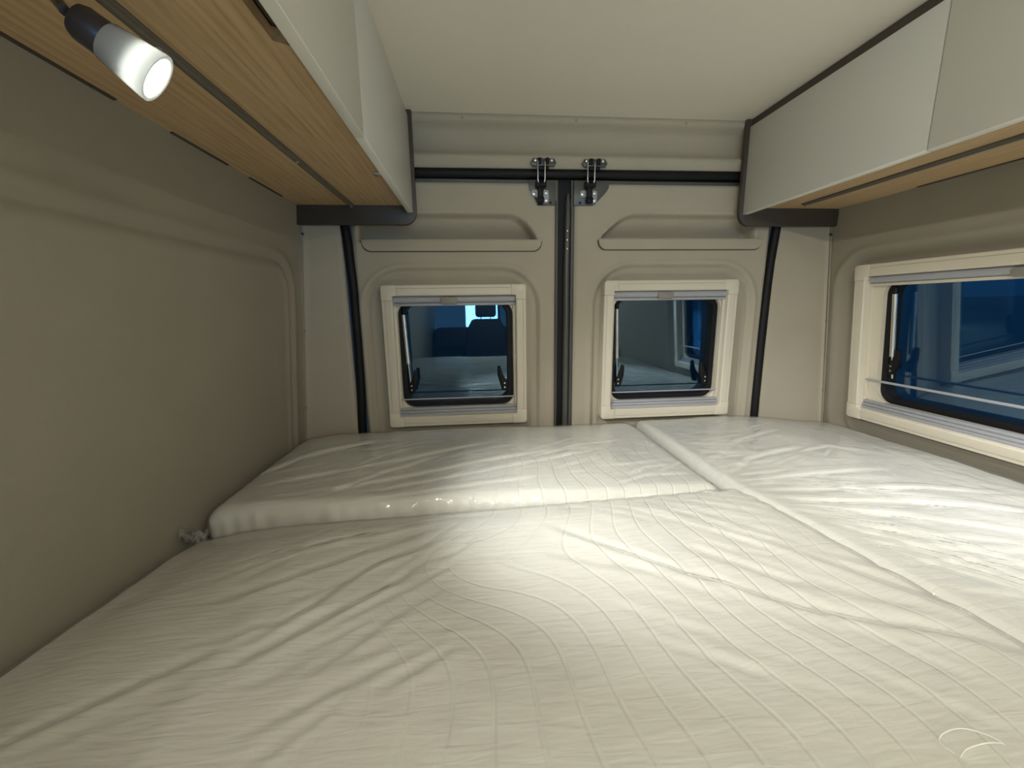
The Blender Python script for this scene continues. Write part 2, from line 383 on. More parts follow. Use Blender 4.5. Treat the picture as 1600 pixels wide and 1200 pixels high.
# black rubber door seal: one frame round both doors plus the middle strip
path = [(-0.424, 0.68), (-0.424, 0.85), (-0.417, 0.98), (-0.414, 1.15), (-0.413, 1.34), (-0.420, 1.50), (-0.428, 1.60), (-0.425, 1.66), (-0.41, 1.695), (-0.38, 1.713), (-0.33, 1.7145),
        (0.3, 1.716), (1.0, 1.718), (1.06, 1.716), (1.10, 1.70), (1.125, 1.66), (1.127, 1.60), (1.122, 1.54), (1.112, 1.42), (1.109, 1.32), (1.107, 1.10), (1.108, 0.9), (1.112, 0.68)]
bm = bmesh.new()
bm_tube(bm, [(x, YB+0.004, z) for x, z in path], 0.0155, 12, ry=None, up=(0, 1, 0))
sl = from_bm('trim_4', bm, BLACK, None, True, 50); tag(sl, 'black rubber seal framing the two rear doors', None, kind='structure')
box('middle_strip', 0.300, 0.346, 1.478, 1.50, 0.68, 1.705, BLACK, sl)
box('top_strip', -0.40, 1.10, 1.474, 1.482, 1.695, 1.73, BLACK, sl)

# ---------------------------------------------------------------- rear doors
def door(name, label, x0, x1, hole, pocket, lip, surround, side):
    root = thing(name, label, None, (0, 0, 0), kind='structure')
    us = np.arange(x0, x1+0.0001, (x1-x0)/round((x1-x0)/0.0045)); vs = np.arange(0.70, 1.688, 0.0045)
    sx0, sx1, sz1 = surround
    flo = min(z for x, z in pocket)
    def fn(U, V):
        d = sd_rr(U, V, sx0, sx1, 0.70-0.05, sz1, 0.145)
        dep = 0.014*sm(d, 0.0, 0.018)-0.004*gauss(d+0.004, 0.009)-0.004*gauss(d-0.030, 0.008)
        p = sd_poly(U, V, pocket)
        dep = dep+0.072*sm(p, 0.0, 0.014)*(0.42+0.58*(1-sm(V, flo, flo+0.085)))-0.0015*gauss(p+0.004, 0.006)
        e = np.minimum(np.minimum(U-x0, x1-U), 1.688-V)
        dep = dep+0.006*(1-sm(e, 0, 0.010))
        return U, YB+dep, V
    cut = (x0 if side > 0 else x1)
    def hl(u, v):
        h = (u > hole[0]) & (u < hole[1]) & (v > hole[2]) & (v < hole[3])
        plate = (np.abs(u-cut) < 0.088) & (v > 1.615) & (np.abs(u-cut)+0.75*(1.615-v)*0 < 0.088-0.55*np.maximum(0, 1.665-v))
        return h | plate
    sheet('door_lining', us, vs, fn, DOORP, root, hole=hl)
    # painted steel edge behind the lining
    V0, V1 = 0.70, 1.697
    a, b = x0-(0.013 if side > 0 else 0.003), x1+(0.003 if side > 0 else 0.011)
    bm = bmesh.new()
    pts = [(a, V0), (b, V0), (b, V1), (a, V1)]; inn = [(x0+0.012, V0+0.012), (x1-0.012, V0+0.012), (x1-0.012, 1.60), (x0+0.012, 1.60)]
    vo = [[bm.verts.new((p[0], y, p[1])) for p in pts] for y in (1.4665, 1.480)]; vi = [[bm.verts.new((p[0], y, p[1])) for p in inn] for y in (1.4665, 1.480)]
    for i in range(4):
        j = (i+1) % 4
        bm.faces.new((vo[0][i], vo[0][j], vi[0][j], vi[0][i])); bm.faces.new((vo[1][i], vi[1][i], vi[1][j], vo[1][j]))
        bm.faces.new((vo[0][i], vo[1][i], vo[1][j], vo[0][j])); bm.faces.new((vi[0][i], vi[0][j], vi[1][j], vi[1][i]))
    from_bm('door_frame', bm, STEEL, root)
    # outer skin, well behind
    box('door_skin', a+0.004, hole[0]-0.012, 1.540, 1.546, 0.70, 1.69, STEEL, root); box('door_skin', hole[1]+0.012, b-0.004, 1.540, 1.546, 0.70, 1.69, STEEL, root)
    box('door_skin', hole[0]-0.012, hole[1]+0.012, 1.540, 1.546, hole[3]+0.01, 1.69, STEEL, root)
    # pocket lip: thin proud strip with rounded lower corners
    l0, l1, lz0, lz1 = lip; r = 0.030
    pts = [(l0, lz1), (l0-0.001, lz1-0.006)]
    for k in range(7):
        t = R(180+90*k/6); pts.append((l0+r+r*math.cos(t), lz0+r*0.95+r*0.95*math.sin(t)))
    for k in range(7):
        t = R(270+90*k/6); pts.append((l1-r+r*math.cos(t), lz0+r*0.95+r*0.95*math.sin(t)))
    pts += [(l1+0.001, lz1-0.006), (l1, lz1)]
    prism('pocket_lip', pts, 1.450, 1.4615, DOORP, root, bev=0.0015)
    prism('pocket_seam', [(x+(0.003 if x > (l0+l1)/2 else -0.003), z-0.003) for x, z in pts], 1.4585, 1.4612, DARKT, root)
    return root
HW1 = (-0.300, 0.165, 0.864, 1.332); HW2 = (0.490, 0.962, 0.862, 1.345)
pk1 = [(-0.385, 1.495), (0.229, 1.495), (0.224, 1.515), (0.210, 1.537), (0.190, 1.560), (0.165, 1.577), (0.135, 1.588), (-0.385, 1.588)]
pk2 = [(1.040, 1.500), (0.456, 1.500), (0.462, 1.518), (0.484, 1.540), (0.510, 1.562), (0.535, 1.579), (0.57, 1.590), (1.040, 1.590)]
d1 = door('door_1', 'left rear door with beige moulded lining and a slim pocket', -0.402, 0.291, HW1, pk1, (-0.370, 0.241, 1.463, 1.500), (-0.388, 0.238, 1.412), -1)
d2 = door('door_2', 'right rear door with beige moulded lining and a slim pocket', 0.362, 1.096, HW2, pk2, (0.448, 1.064, 1.467, 1.503), (0.430, 1.058, 1.418), 1)
# steel lock tube on the right door's closing edge
tube('lock_tube', [(0.335, 1.467, 0.70), (0.335, 1.467, 1.40), (0.338, 1.467, 1.62), (0.339, 1.470, 1.655)], [0.0115, 0.011, 0.009, 0.005], STEEL, d2, n=14)
for z in (1.53, 1.50, 1.47): tube('rivet', [(0.3345, 1.457, z), (0.3345, 1.4555, z)], 0.002, SILV, d2, n=8)
tube('edge_bulb', [(0.3525, 1.463, 0.70), (0.3525, 1.463, 1.61)], 0.006, STEEL, d2, n=10)
tube('edge_bulb', [(0.2965, 1.465, 0.70), (0.2965, 1.465, 1.63)], 0.0035, STEEL, d1, n=10)
# corner plates carrying the latches
def latch(root, cx, mir, plate_pts):
    pl = prism('corner_plate', plate_pts, 1.4560, 1.4590, STEEL, root, bev=0.0008)
    hx = cx-0.001
    # zinc bracket with three screws
    prism('bracket', rrect(cx-0.030, cx-0.008, 1.641, 1.662, 0.006, 3), 1.4535, 1.4562, BRUSH, pl)
    prism('bracket', rrect(cx+0.006, cx+0.029, 1.621, 1.662, 0.006, 3), 1.4535, 1.4562, BRUSH, pl)
    for dx, dz in ((-0.022, 1.650), (0.021, 1.653), (0.021, 1.629)): screw(pl, (cx+dx, 1.4535, dz), '-y', 0.0052)
    tube('plate_hole', [(cx+(0.036 if mir < 0 else -0.030), 1.4555, 1.622), (cx+(0.036 if mir < 0 else -0.030), 1.4552, 1.622)], 0.0045, BLACK, pl, n=10)
    # black latch body
    lb = box('latch_body', cx-0.009, cx+0.009, 1.437, 1.456, 1.628, 1.690, BLACKP, pl, 0.003)
    tube('latch_roller', [(cx-0.018, 1.440, 1.676), (cx+0.018, 1.440, 1.676)], 0.0105, BLACKP, pl, n=14)
    box('latch_foot', cx-0.011, cx+0.011, 1.433, 1.455, 1.618, 1.636, BLACKP, pl, 0.003)
    for dx in (-0.012, 0.012):
        tube('hook_wire', [(cx+dx*1.05, 1.434, 1.748), (cx+dx, 1.4285, 1.742), (cx+dx, 1.4285, 1.690), (cx+dx*0.85, 1.431, 1.680)], 0.0021, SILV, pl, n=8)
pp1 = [(0.199, 1.695), (0.2895, 1.695), (0.2895, 1.613), (0.256, 1.613), (0.245, 1.616), (0.206, 1.658), (0.200, 1.668)]
pp2 = [(0.480, 1.695), (0.3565, 1.695), (0.3565, 1.614), (0.420, 1.614), (0.432, 1.618), (0.472, 1.660), (0.479, 1.672)]
latch(d1, 0.238, -1, pp1); latch(d2, 0.408, 1, pp2)
# strikers screwed to the header
for cx in (0.247, 0.423):
    st = prism('striker_plate', [(cx-0.044, 1.744), (cx-0.036, 1.757), (cx+0.036, 1.757), (cx+0.044, 1.744), (cx+0.038, 1.733), (cx-0.038, 1.733)], 1.4385, 1.4465, STEEL, hd, bev=0.001)
    for dx in (-0.028, 0.028): screw(st, (cx+dx, 1.4385, 1.751), '-y', 0.0045)
    for dx in (-0.014, 0.012): box('striker_lug', cx+dx-0.006, cx+dx+0.006, 1.430, 1.4395, 1.738, 1.757, BLACKP, st, 0.002)
    box('striker_foot', cx-0.018, cx+0.018, 1.436, 1.452, 1.722, 1.734, BLACKP, st, 0.002)

# ---------------------------------------------------------------- windows
def window(name, label, loc, rotz, lean, W, H, blind_top=0.027, big=False, strut_x=0.052):
    root = thing(name, label, None, loc, (lean, 0, rotz), kind='structure')
    bw, pr = (0.037, 0.030) if not big else (0.040, 0.032)
    c = 0.052
    def bar(nm, u0, u1, v0, v1, horiz, flip):
        # stepped profile: outer slope, groove, raised flat, inner drop
        cs = [(0.0, 0.0), (0.0, -pr*0.86), (0.0018, -pr*0.94), (0.0100, -pr*0.96), (0.0110, -pr*0.90), (0.0120, -pr*0.97), (0.016, -pr), (bw-0.004, -pr), (bw-0.0005, -pr+0.003), (bw, -pr+0.008), (bw, 0.02), (0.0, 0.02)]
        V = []; n = len(cs)
        for e in (0, 1):
            for s, d in cs:
                if horiz: V.append(((u0, u1)[e], d, (v0+s) if not flip else (v1-s)))
                else: V.append(((u0+s) if not flip else (u1-s), d, (v0, v1)[e]))
        bm = bmesh.new(); vs = [bm.verts.new(v) for v in V]
        for k in range(n): bm.faces.new((vs[k], vs[(k+1) % n], vs[n+(k+1) % n], vs[n+k]))
        bm.faces.new(vs[:n]); bm.faces.new(vs[n:])
        return from_bm(nm, bm, CREAM, root, True, 28)
    g = 0.0004
    bar('frame_bar', c+g, W-c-g, 0, bw, True, False); bar('frame_bar', c+g, W-c-g, H-bw, H, True, True)
    bar('frame_bar', 0, bw, c+g, H-c-g, False, False); bar('frame_bar', W-bw, W, c+g, H-c-g, False, True)
    for sx in (0, 1):
        for sz in (0, 1):
            fx = lambda u: u if sx == 0 else W-u
            fz = lambda v: v if sz == 0 else H-v
            r = 0.011; arc = [(r-r*math.cos(t), r-r*math.sin(t)) for t in [R(90*k/5) for k in range(6)]]
            # mitred L shaped corner cap, a hair prouder than the bars
            def L(off): 
                o = [(off, c)]+[(max(off, a), max(off, b)) for a, b in arc]+[(c, off)]
                return o+[(c, bw), (bw, bw), (bw, c)]
            P = [(fx(a), fz(b)) for a, b in L(0.0)]
            prism('corner_cap', P, -pr-0.0004, 0.02, CREAM, root, bev=0.0022)
    # inner lining with a rounded opening
    i0, i1, j0, j1 = bw-0.001, W-bw+0.001, bw-0.001, H-bw+0.001
    outer = rrect(i0, i1, j0, j1, 0.002, 8)
    sc = 0.010 if not big else 0.036
    in_o = rrect(i0+sc, i1-sc, j0+0.028, j1-0.022, 0.044, 8)
    ring('inner_frame', outer, in_o, 0.002, 0.018, CREAM, root)
    blk = rrect(i0+sc-0.001, i1-sc+0.001, j0+0.027, j1-0.021, 0.045, 8)
    bi = 0.022
    in_i = rrect(i0+sc+bi*0.8, i1-sc-bi*0.8, j0+0.027+bi*0.8, j1-0.021-bi*0.5, 0.040, 8)
    ring('rubber_seal', blk, in_i, 0.0185, 0.052, BLACK, root)
    pn = prism('pane', rrect(i0+sc+0.003, i1-sc-0.003, j0+0.030, j1-0.024, 0.05, 8), 0.0525, 0.056, TINT, root, smooth=False)
    # blind cassette at the top with its grip, screen cassette at the bottom
    ct = tube('blind_cassette', [(i0+0.002, -0.006, j1-0.013), (i1-0.002, -0.006, j1-0.013)], 0.0125, GREYP, root, n=14)
    box('blind_rail', i0+0.001, i1-0.001, -0.012, 0.004, j1-blind_top-0.008, j1-blind_top+0.001, CREAM if big else GREYP, root, 0.0015)
    gm = (i0+i1)/2-0.02
    tb = prism('blind_grip', rrect(gm-0.030, gm+0.030, j1-0.030, j1-0.006, 0.009, 4), -0.024, -0.012, TABM, root, bev=0.003)
    bm = bmesh.new()
    bm_box(bm, i0+0.001, i1-0.001, -0.016, 0.006, j0, j0+0.010, 0.002); bm_box(bm, i0+0.001, i1-0.001, -0.013, 0.006, j0+0.0105, j0+0.020, 0.002)
    bm_box(bm, i0+0.001, i1-0.001, -0.008, 0.006, j0+0.0205, j0+0.030, 0.002)
    from_bm('screen_cassette', bm, GREYP, root, True, 35)
    box('side_channel', i0+0.0005, i0+0.009, -0.010, 0.004, j0+0.031, j1-0.030, CREAM, root, 0.001)
    box('side_channel', i1-0.009, i1-0.0005, -0.010, 0.004, j0+0.031, j1-0.030, CREAM, root, 0.001)
    # thin pull rod of the fly screen
    rr_ = 0.0028 if not big else 0.0042
    rd = tube('pull_rod', [(i0+0.006, -0.008, j0+(0.062 if not big else 0.105)), (i1-0.006, -0.008, j0+(0.062 if not big else 0.105))], rr_, GREYP, root, n=8)
    # gas strut
    sx_ = i0+sc+0.004+strut_x*0.3
    sz0, sz1 = j0+0.105, j1-0.045
    tube('gas_strut', [(sx_, 0.018, sz1-0.02), (sx_+0.006, 0.018, sz0+0.085)], 0.0075, SILV, root, n=12)
    tube('strut_rod', [(sx_+0.006, 0.018, sz0+0.087), (sx_+0.010, 0.020, sz0+0.01)], 0.0028, SILV, root, n=8)
    tube('strut_joint', [(sx_, 0.018, sz1-0.022), (sx_-0.001, 0.020, sz1), (sx_-0.002, 0.026, sz1+0.008)], [0.006, 0.0075, 0.006], BLACKP, root, n=10)
    # latch levers low on both sides
    for s, ux in ((1, i0+sc+0.020), (-1, i1-sc-0.020)):
        zb = j0+(0.10 if not big else 0.15)
        lv = prism('latch_lever', [(ux+s*0.004, zb-0.022), (ux+s*0.022, zb-0.020), (ux+s*0.034, zb+0.024), (ux+s*0.035, zb+0.062), (ux+s*0.025, zb+0.066), (ux+s*0.016, zb+0.034), (ux+s*0.001, zb+0.008)], 0.014, 0.026, BLACKP, root, bev=0.002)
        box('lever_base', min(ux-s*0.020, ux+s*0.016), max(ux-s*0.020, ux+s*0.016), 0.024, 0.050, zb-0.006, zb+0.012, BLACKP, lv, 0.002)
        for dz in (-0.008, 0.008): tube('screw', [(ux+s*0.012, 0.0138, zb+dz), (ux+s*0.012, 0.0125, zb+dz)], 0.003, SILV, lv, n=8)
    return root, pn
w1, pane1 = window('window_1', 'square cream framed window in the left rear door', (-0.3165, YB, 0.846), 0, 0, 0.500, 0.503, strut_x=0.05)
w2, pane2 = window('window_2', 'square cream framed window in the right rear door', (0.4665, YB, 0.846), 0, 0, 0.507, 0.512, strut_x=0.05)
lean = math.atan2(xr(0.855)-xr(1.40), 0.545)
w3, pane3 = window('window_3', 'long cream framed window in the right side wall', (xr(0.858)-0.002+0.012, 1.322, 0.858), R(-90), lean, 0.92, 0.540, big=True, strut_x=0.07)

# ---------------------------------------------------------------- overhead lockers
def locker(label, s, xf, xwall, ztop, joint, dback, rail_x, rail_y1, notch):
    """s=+1: opens towards +x (left side locker); s=-1: right side one"""
    root = thing('overhead_locker', label, 'cabinet', (0, 0, 0))
    def X(a, b): return (min(a, b), max(a, b))
    th = 0.018
    # oak underside board with its notched front edge
    fe = xf-s*(th+0.004)                                   # front edge of the board
    if notch: pts = [(fe, 1.419), (fe, 0.612), (fe-s*0.028, 0.596), (fe-s*0.028, -1.50), (xwall, -1.50), (xwall, 1.419)]
    else: pts = [(fe, 1.419), (fe, -1.50), (xwall, -1.50), (xwall, 1.419)]
    prism('bottom_board', pts, 1.601, 1.617, OAK, root, axis='z')
    x0, x1 = X(xf-s*(th+0.030), xf-s*(th+0.001)); box('board_backing', x0, x1, -1.50, 1.419, 1.6175, 1.628, DARKT, root)
    # doors
    ys_ = [(joint+0.0015, 1.4185), (-0.145, joint-0.0015), (-0.80, -0.148), (-1.50, -0.803)]
    x0, x1 = X(xf, xf-s*th)
    for a, b in ys_:
        bm = bmesh.new(); bm_box(bm, x0, x1, a, b, 1.5805, ztop, 0.0012, 2)
        dd = from_bm('door', bm, WHITE, root, True, 35)
        box('edge_band', x0+0.0003, x1-0.0003, a+0.0003, b-0.0003, 1.5785, 1.5812, WEDGE, dd, 0.0006)
    # dark top rail
    x0, x1 = X(xf-s*0.006, xf-s*0.024); 
    box('top_rail', x0, x1, -1.50, 1.4185, ztop+0.002, 1.8845, DARKT if not notch else CEIL, root)
    # end panel with a rounded lower front corner
    xo = xf+s*0.011; r = 0.042; P = [(xwall, 1.8845), (xo, 1.8845)]
    for k in range(9):
        t = R(90*k/8); P.append((xo-s*r+s*r*math.cos(t), 1.541+r-r*math.sin(t)))
    P += [(xwall+s*0.004, 1.541), (xwall, 1.60)]
    prism('end_panel', P, 1.4195, 1.4355, DARKT, root, bev=0.0012)
    # closed carcass behind
    x0, x1 = X(xf-s*(th+0.002), xwall); box('carcass_back', x0, x1, -1.504, -1.501, 1.60, 1.884, DARKT, root)
    # recessed brown rail under the board
    rl = box('mounting_rail', rail_x-0.0085, rail_x+0.0085, -0.54, rail_y1, 1.5955, 1.6012, RAILM, root, 0.0015)
    tube('rail_bead', [(rail_x+0.0015, -0.54, 1.5955), (rail_x+0.0015, rail_y1-0.004, 1.5955)], 0.0045, RAILM, rl, n=8)
    for y in (rail_y1-0.012, 1.0, 0.604, 0.25): screw(rl, (rail_x+0.002, y, 1.5915), '-z', 0.0035)
    return root
lockL = locker('overhead locker run with grey-white doors and oak underside above the left wall', 1, -0.190, -0.566, 1.868, 0.8255, 0, -0.382, 1.412, True)
lockR = locker('overhead locker run with grey-white doors and dark top rail on the right', -1, 0.955, 1.325, 1.860, 0.832, 0, 1.126, 1.352, False)
for a, b in ((0.10, 0.757), (0.878, 1.052), (1.145, 1.315)): box('wall_gap_strip', -0.5575, -0.5500, a, b, 1.5985, 1.6012, DARKT, lockL)
for a, b in ((0.20, 0.70), (0.80, 1.15)): box('wall_gap_strip', 1.3085, 1.3150, a, b, 1.5985, 1.6012, DARKT, lockR)
box('door_catch', -0.238, -0.214, 1.085, 1.105, 1.5955, 1.6012, SILV, lockL, 0.002)
box('door_catch', -0.214, -0.206, 1.12, 1.15, 1.5890, 1.6012, WEDGE, lockL, 0.001)

# ---------------------------------------------------------------- reading lamps
def reading_lamp(label, tip, aim, mount):
    root = thing('reading_lamp', label, 'lamp', mount)
    off = Vector(mount)
    def P(p): return Vector(p)-off
    ax = (aim-tip).normalized(); L = 0.070
    base = tip-ax*L
    Q = Matrix.Translation(P(tip)) @ (ax.to_track_quat('Z', 'Y').to_matrix().to_4x4())
    def lathe(nm, prof, m, par, closed=False):
        bm = bmesh.new(); n = 28; rings = []
        for r, z in prof: rings.append([bm.verts.new(Q @ Vector((r*math.cos(2*math.pi*k/n), r*math.sin(2*math.pi*k/n), z))) for k in range(n)])
        for A, B in zip(rings, rings[1:]):
            for k in range(n): bm.faces.new((A[k], A[(k+1) % n], B[(k+1) % n], B[k]))
        if closed:
            for k in range(n): bm.faces.new((rings[-1][k], rings[-1][(k+1) % n], rings[0][(k+1) % n], rings[0][k]))
        return from_bm(nm, bm, m, par, True, 45)
    lathe('housing', [(0.0005, -0.070), (0.008, -0.069), (0.0145, -0.066), (0.0172, -0.060), (0.0178, -0.045), (0.0178, -0.036), (0.0165, -0.032), (0.0005, -0.032)], LAMPM, root)
    lathe('frosted_shade', [(0.0182, -0.042), (0.0192, -0.041), (0.0220, -0.026), (0.0252, -0.006), (0.0262, 0.0), (0.0258, 0.002), (0.0228, 0.002), (0.0222, 0.0), (0.0225, -0.006), (0.0198, -0.026), (0.0180, -0.040)], FROST, root, True)
    lathe('bulb_body', [(0.0005, -0.031), (0.0170, -0.031), (0.0185, -0.016), (0.0005, -0.015)], BRUSH, root)
    lathe('lens', [(0.0005, -0.004), (0.0185, -0.004), (0.0180, -0.010), (0.0005, -0.0145)], LENS, root)
    # knuckle and ceiling foot
    b = P(base)
    tube('knuckle', [b-ax*0.004, (b+P(mount)+Vector((0, 0, -0.010)))/2, P(mount)+Vector((0, 0, -0.012))], 0.0048, LAMPM, root, n=10)
    ft = tube('foot', [P(mount)+Vector((0, 0, -0.014)), P(mount)+Vector((0, 0, -0.003)), P(mount)+Vector((0, 0, -0.0005))], [0.009, 0.012, 0.013], LAMPM, root, n=16)
    return root
b1 = LAMP1-(AIM1-LAMP1).normalized()*0.112
AX1 = (AIM1-LAMP1).normalized()
reading_lamp('lit reading lamp with frosted shade under the left oak locker board', LAMP1, AIM1, Vector((-0.418, 0.510, 1.6005)))
reading_lamp('lit reading lamp under the right locker board', LAMP2, AIM2, Vector((1.215, 0.30, 1.6005)))

# ---------------------------------------------------------------- mattresses
def crease_field(X, Y, L):
    H = np.zeros(X.shape)
    for pts, w_, a_ in L:
        best = np.full(X.shape, 1e9); T = np.zeros(X.shape); tot = sum(math.dist(p, q) for p, q in zip(pts, pts[1:])); acc = 0
        S_ = np.zeros(X.shape)
        for (ax, ay), (bx, by) in zip(pts, pts[1:]):
            l = math.dist((ax, ay), (bx, by)); t = np.clip(((X-ax)*(bx-ax)+(Y-ay)*(by-ay))/l**2, 0, 1)
            dx, dy = X-ax-t*(bx-ax), Y-ay-t*(by-ay); d = np.hypot(dx, dy)
            sg = np.where((bx-ax)*dy-(by-ay)*dx > 0, 1, -1)
            m = d < best; best = np.where(m, d, best); T = np.where(m, (acc+t*l)/tot, T); S_ = np.where(m, sg, S_); acc += l
        env = sm(T, 0, 0.22)*(1-sm(T, 0.78, 1.0)); d = best*S_
        H += a_*env*(-gauss(d, w_)+0.75*gauss(d-1.9*w_, 1.3*w_))
    return H
_t = rng.rand(64, 64)
def vnoise(x, y):
    xi = np.floor(x).astype(int); yi = np.floor(y).astype(int); fx = x-xi; fy = y-yi
    fx = fx*fx*(3-2*fx); fy = fy*fy*(3-2*fy)
    g = lambda i, j: _t[i % 64, j % 64]
    return (g(xi, yi)*(1-fx)+g(xi+1, yi)*fx)*(1-fy)+(g(xi, yi+1)*(1-fx)+g(xi+1, yi+1)*fx)*fy-0.5
def rcube(name, x0, x1, y0, y1, z0, z1, r, step, m, parent, warp, disp, attrs=None, bottom=True, inflate=0.0):
    """rounded block on a dense grid: top + four sides; warp moves (x,y), disp lifts the skin"""
    xs_ = np.linspace(x0, x1, max(4, int((x1-x0)/step))); ys_ = np.linspace(y0, y1, max(4, int((y1-y0)/step)))
    k = 9; side = np.linspace(z0, z1, k)
    P = []; Q = []
    def addgrid(G, flip):
        base = sum(len(p) for p in P); a, b = G.shape[:2]; P.append(G.reshape(-1, 3)); I = np.arange(a*b).reshape(a, b)+base
        q = np.stack([I[:-1, :-1], I[1:, :-1], I[1:, 1:], I[:-1, 1:]], -1).reshape(-1, 4); Q.append(q[:, ::-1] if flip else q)
    # finer rows near rims so the roll is smooth
    def refine(v):
        e = np.array([0, .12, .25, .4, .6, .8])*r
        return np.unique(np.concatenate([v[(v > v[0]+r) & (v < v[-1]-r)], v[0]+e, v[0]+[r], v[-1]-e, v[-1]-[r]]))
    xs_, ys_ = refine(xs_), refine(ys_)
    A, B = np.meshgrid(xs_, ys_, indexing='ij'); addgrid(np.stack([A, B, np.full(A.shape, z1)], -1), False)
    A, B = np.meshgrid(xs_, side, indexing='ij'); addgrid(np.stack([A, np.full(A.shape, y0), B], -1), False); addgrid(np.stack([A, np.full(A.shape, y1), B], -1), True)
    A, B = np.meshgrid(ys_, side, indexing='ij'); addgrid(np.stack([np.full(A.shape, x0), A, B], -1), True); addgrid(np.stack([np.full(A.shape, x1), A, B], -1), False)
    if bottom:
        A, B = np.meshgrid(xs_[::4].tolist()+[x1], ys_[::4].tolist()+[y1], indexing='ij'); addgrid(np.stack([A, B, np.full(A.shape, z0)], -1), True)
    P = np.concatenate(P); Q = np.concatenate(Q)
    lo = np.array([x0+r, y0+r, z0+r]); hi = np.array([x1-r, y1-r, z1-r])
    inn = np.clip(P, lo, hi); D = P-inn; ln = np.linalg.norm(D, axis=1, keepdims=True); D = D/np.maximum(ln, 1e-9)
    N = inn+D*(r+inflate)
    h = disp(N[:, 0], N[:, 1], D); N = N+D*h[:, None]
    at = {kk: f(N) for kk, f in (attrs or {}).items()}
    N = warp(N.copy())
    me = bpy.data.meshes.new(name); me.vertices.add(len(N)); me.vertices.foreach_set('co', N.astype(np.float32).ravel())
    me.loops.add(len(Q)*4); me.loops.foreach_set('vertex_index', Q.ravel().astype(np.int32))
    me.polygons.add(len(Q)); me.polygons.foreach_set('loop_start', (np.arange(len(Q))*4).astype(np.int32))
    me.update(calc_edges=True); me.validate()
    for kk, arr in at.items():
        a_ = me.attributes.new(kk, 'FLOAT', 'POINT'); a_.data.foreach_set('value', arr.astype(np.float32))
    bm = bmesh.new(); bm.from_mesh(me); bmesh.ops.remove_doubles(bm, verts=bm.verts, dist=0.0002); bm.to_mesh(me); bm.free()
    me.polygons.foreach_set('use_smooth', [True]*len(me.polygons)); me.materials.append(m)
    o = bpy.data.objects.new(name, me); COL.objects.link(o); o.parent = parent
    return o
def qa(N):
    x, y = N[:, 0], N[:, 1]
    return x+0.020*np.sin(y*11+x*3)+0.010*np.sin(y*23-x*9+1)+0.15*np.exp(-((x+0.09)/0.15)**2-((y-0.60)/0.13)**2)+0.05*vnoise(x*4+3, y*4+8)
def small(x, y): return 0.0016*vnoise(x*26, y*26)+0.0009*vnoise(x*55+7, y*40)+0.004*vnoise(x*7+2, y*7+5)
FC = [([(0.10, 0.72), (0.25, 0.573), (0.393, 0.451), (0.513, 0.385), (0.596, 0.32)], 0.0075, 0.0050), ([(0.343, 0.77), (0.486, 0.572), (0.567, 0.432), (0.627, 0.363)], 0.008, 0.0028),
      ([(0.411, 0.734), (0.526, 0.55), (0.605, 0.466)], 0.007, 0.0025), ([(-0.10, 0.72), (-0.284, 0.609), (-0.43, 0.52)], 0.012, 0.0040),
      ([(-0.03, 0.78), (-0.274, 0.698), (-0.382, 0.645), (-0.453, 0.57)], 0.010, 0.0040), ([(-0.226, 0.70), (-0.373, 0.671), (-0.448, 0.62)], 0.008, 0.003),
      ([(-0.06, 0.694), (-0.201, 0.6), (-0.276, 0.501), (-0.346, 0.432)], 0.010, 0.0032), ([(-0.10, 0.60), (-0.245, 0.487), (-0.354, 0.394)], 0.012, 0.003),
      ([(-0.05, 0.435), (-0.15, 0.37)], 0.006, 0.002), ([(-0.44, 0.585), (-0.56, 0.555)], 0.007, 0.002), ([(0.074, 0.619), (0.20, 0.554), (0.378, 0.498)], 0.007, 0.0018),
      ([(0.30, 0.62), (0.42, 0.50), (0.56, 0.40)], 0.006, 0.0022), ([(-0.32, 0.47), (-0.48, 0.36), (-0.56, 0.28)], 0.010, 0.003)]
RC = [([(-0.61, 1.00), (-0.51, 1.139), (-0.307, 1.28)], 0.012, 0.0040), ([(-0.58, 0.92), (-0.259, 1.06), (0.108, 1.224)], 0.011, 0.0040), ([(-0.47, 0.85), (-0.082, 0.994), (0.296, 1.139)], 0.010, 0.0038),
      ([(-0.33, 0.845), (0.017, 0.961), (0.411, 1.123)], 0.009, 0.0030), ([(-0.264, 0.829), (-0.015, 0.875), (0.176, 0.922)], 0.008, 0.0028), ([(-0.40, 0.829), (-0.245, 0.994), (-0.089, 1.109)], 0.009, 0.0030),
      ([(0.10, 1.02), (0.30, 1.14), (0.48, 1.20)], 0.007, 0.0022), ([(0.30, 0.84), (0.42, 0.90), (0.55, 0.90)], 0.007, 0.0025), ([(0.34, 0.87), (0.44, 0.95), (0.54, 0.96)], 0.006, 0.002),
      ([(-0.35, 1.30), (-0.15, 1.33), (0.12, 1.27)], 0.007, 0.0025)]
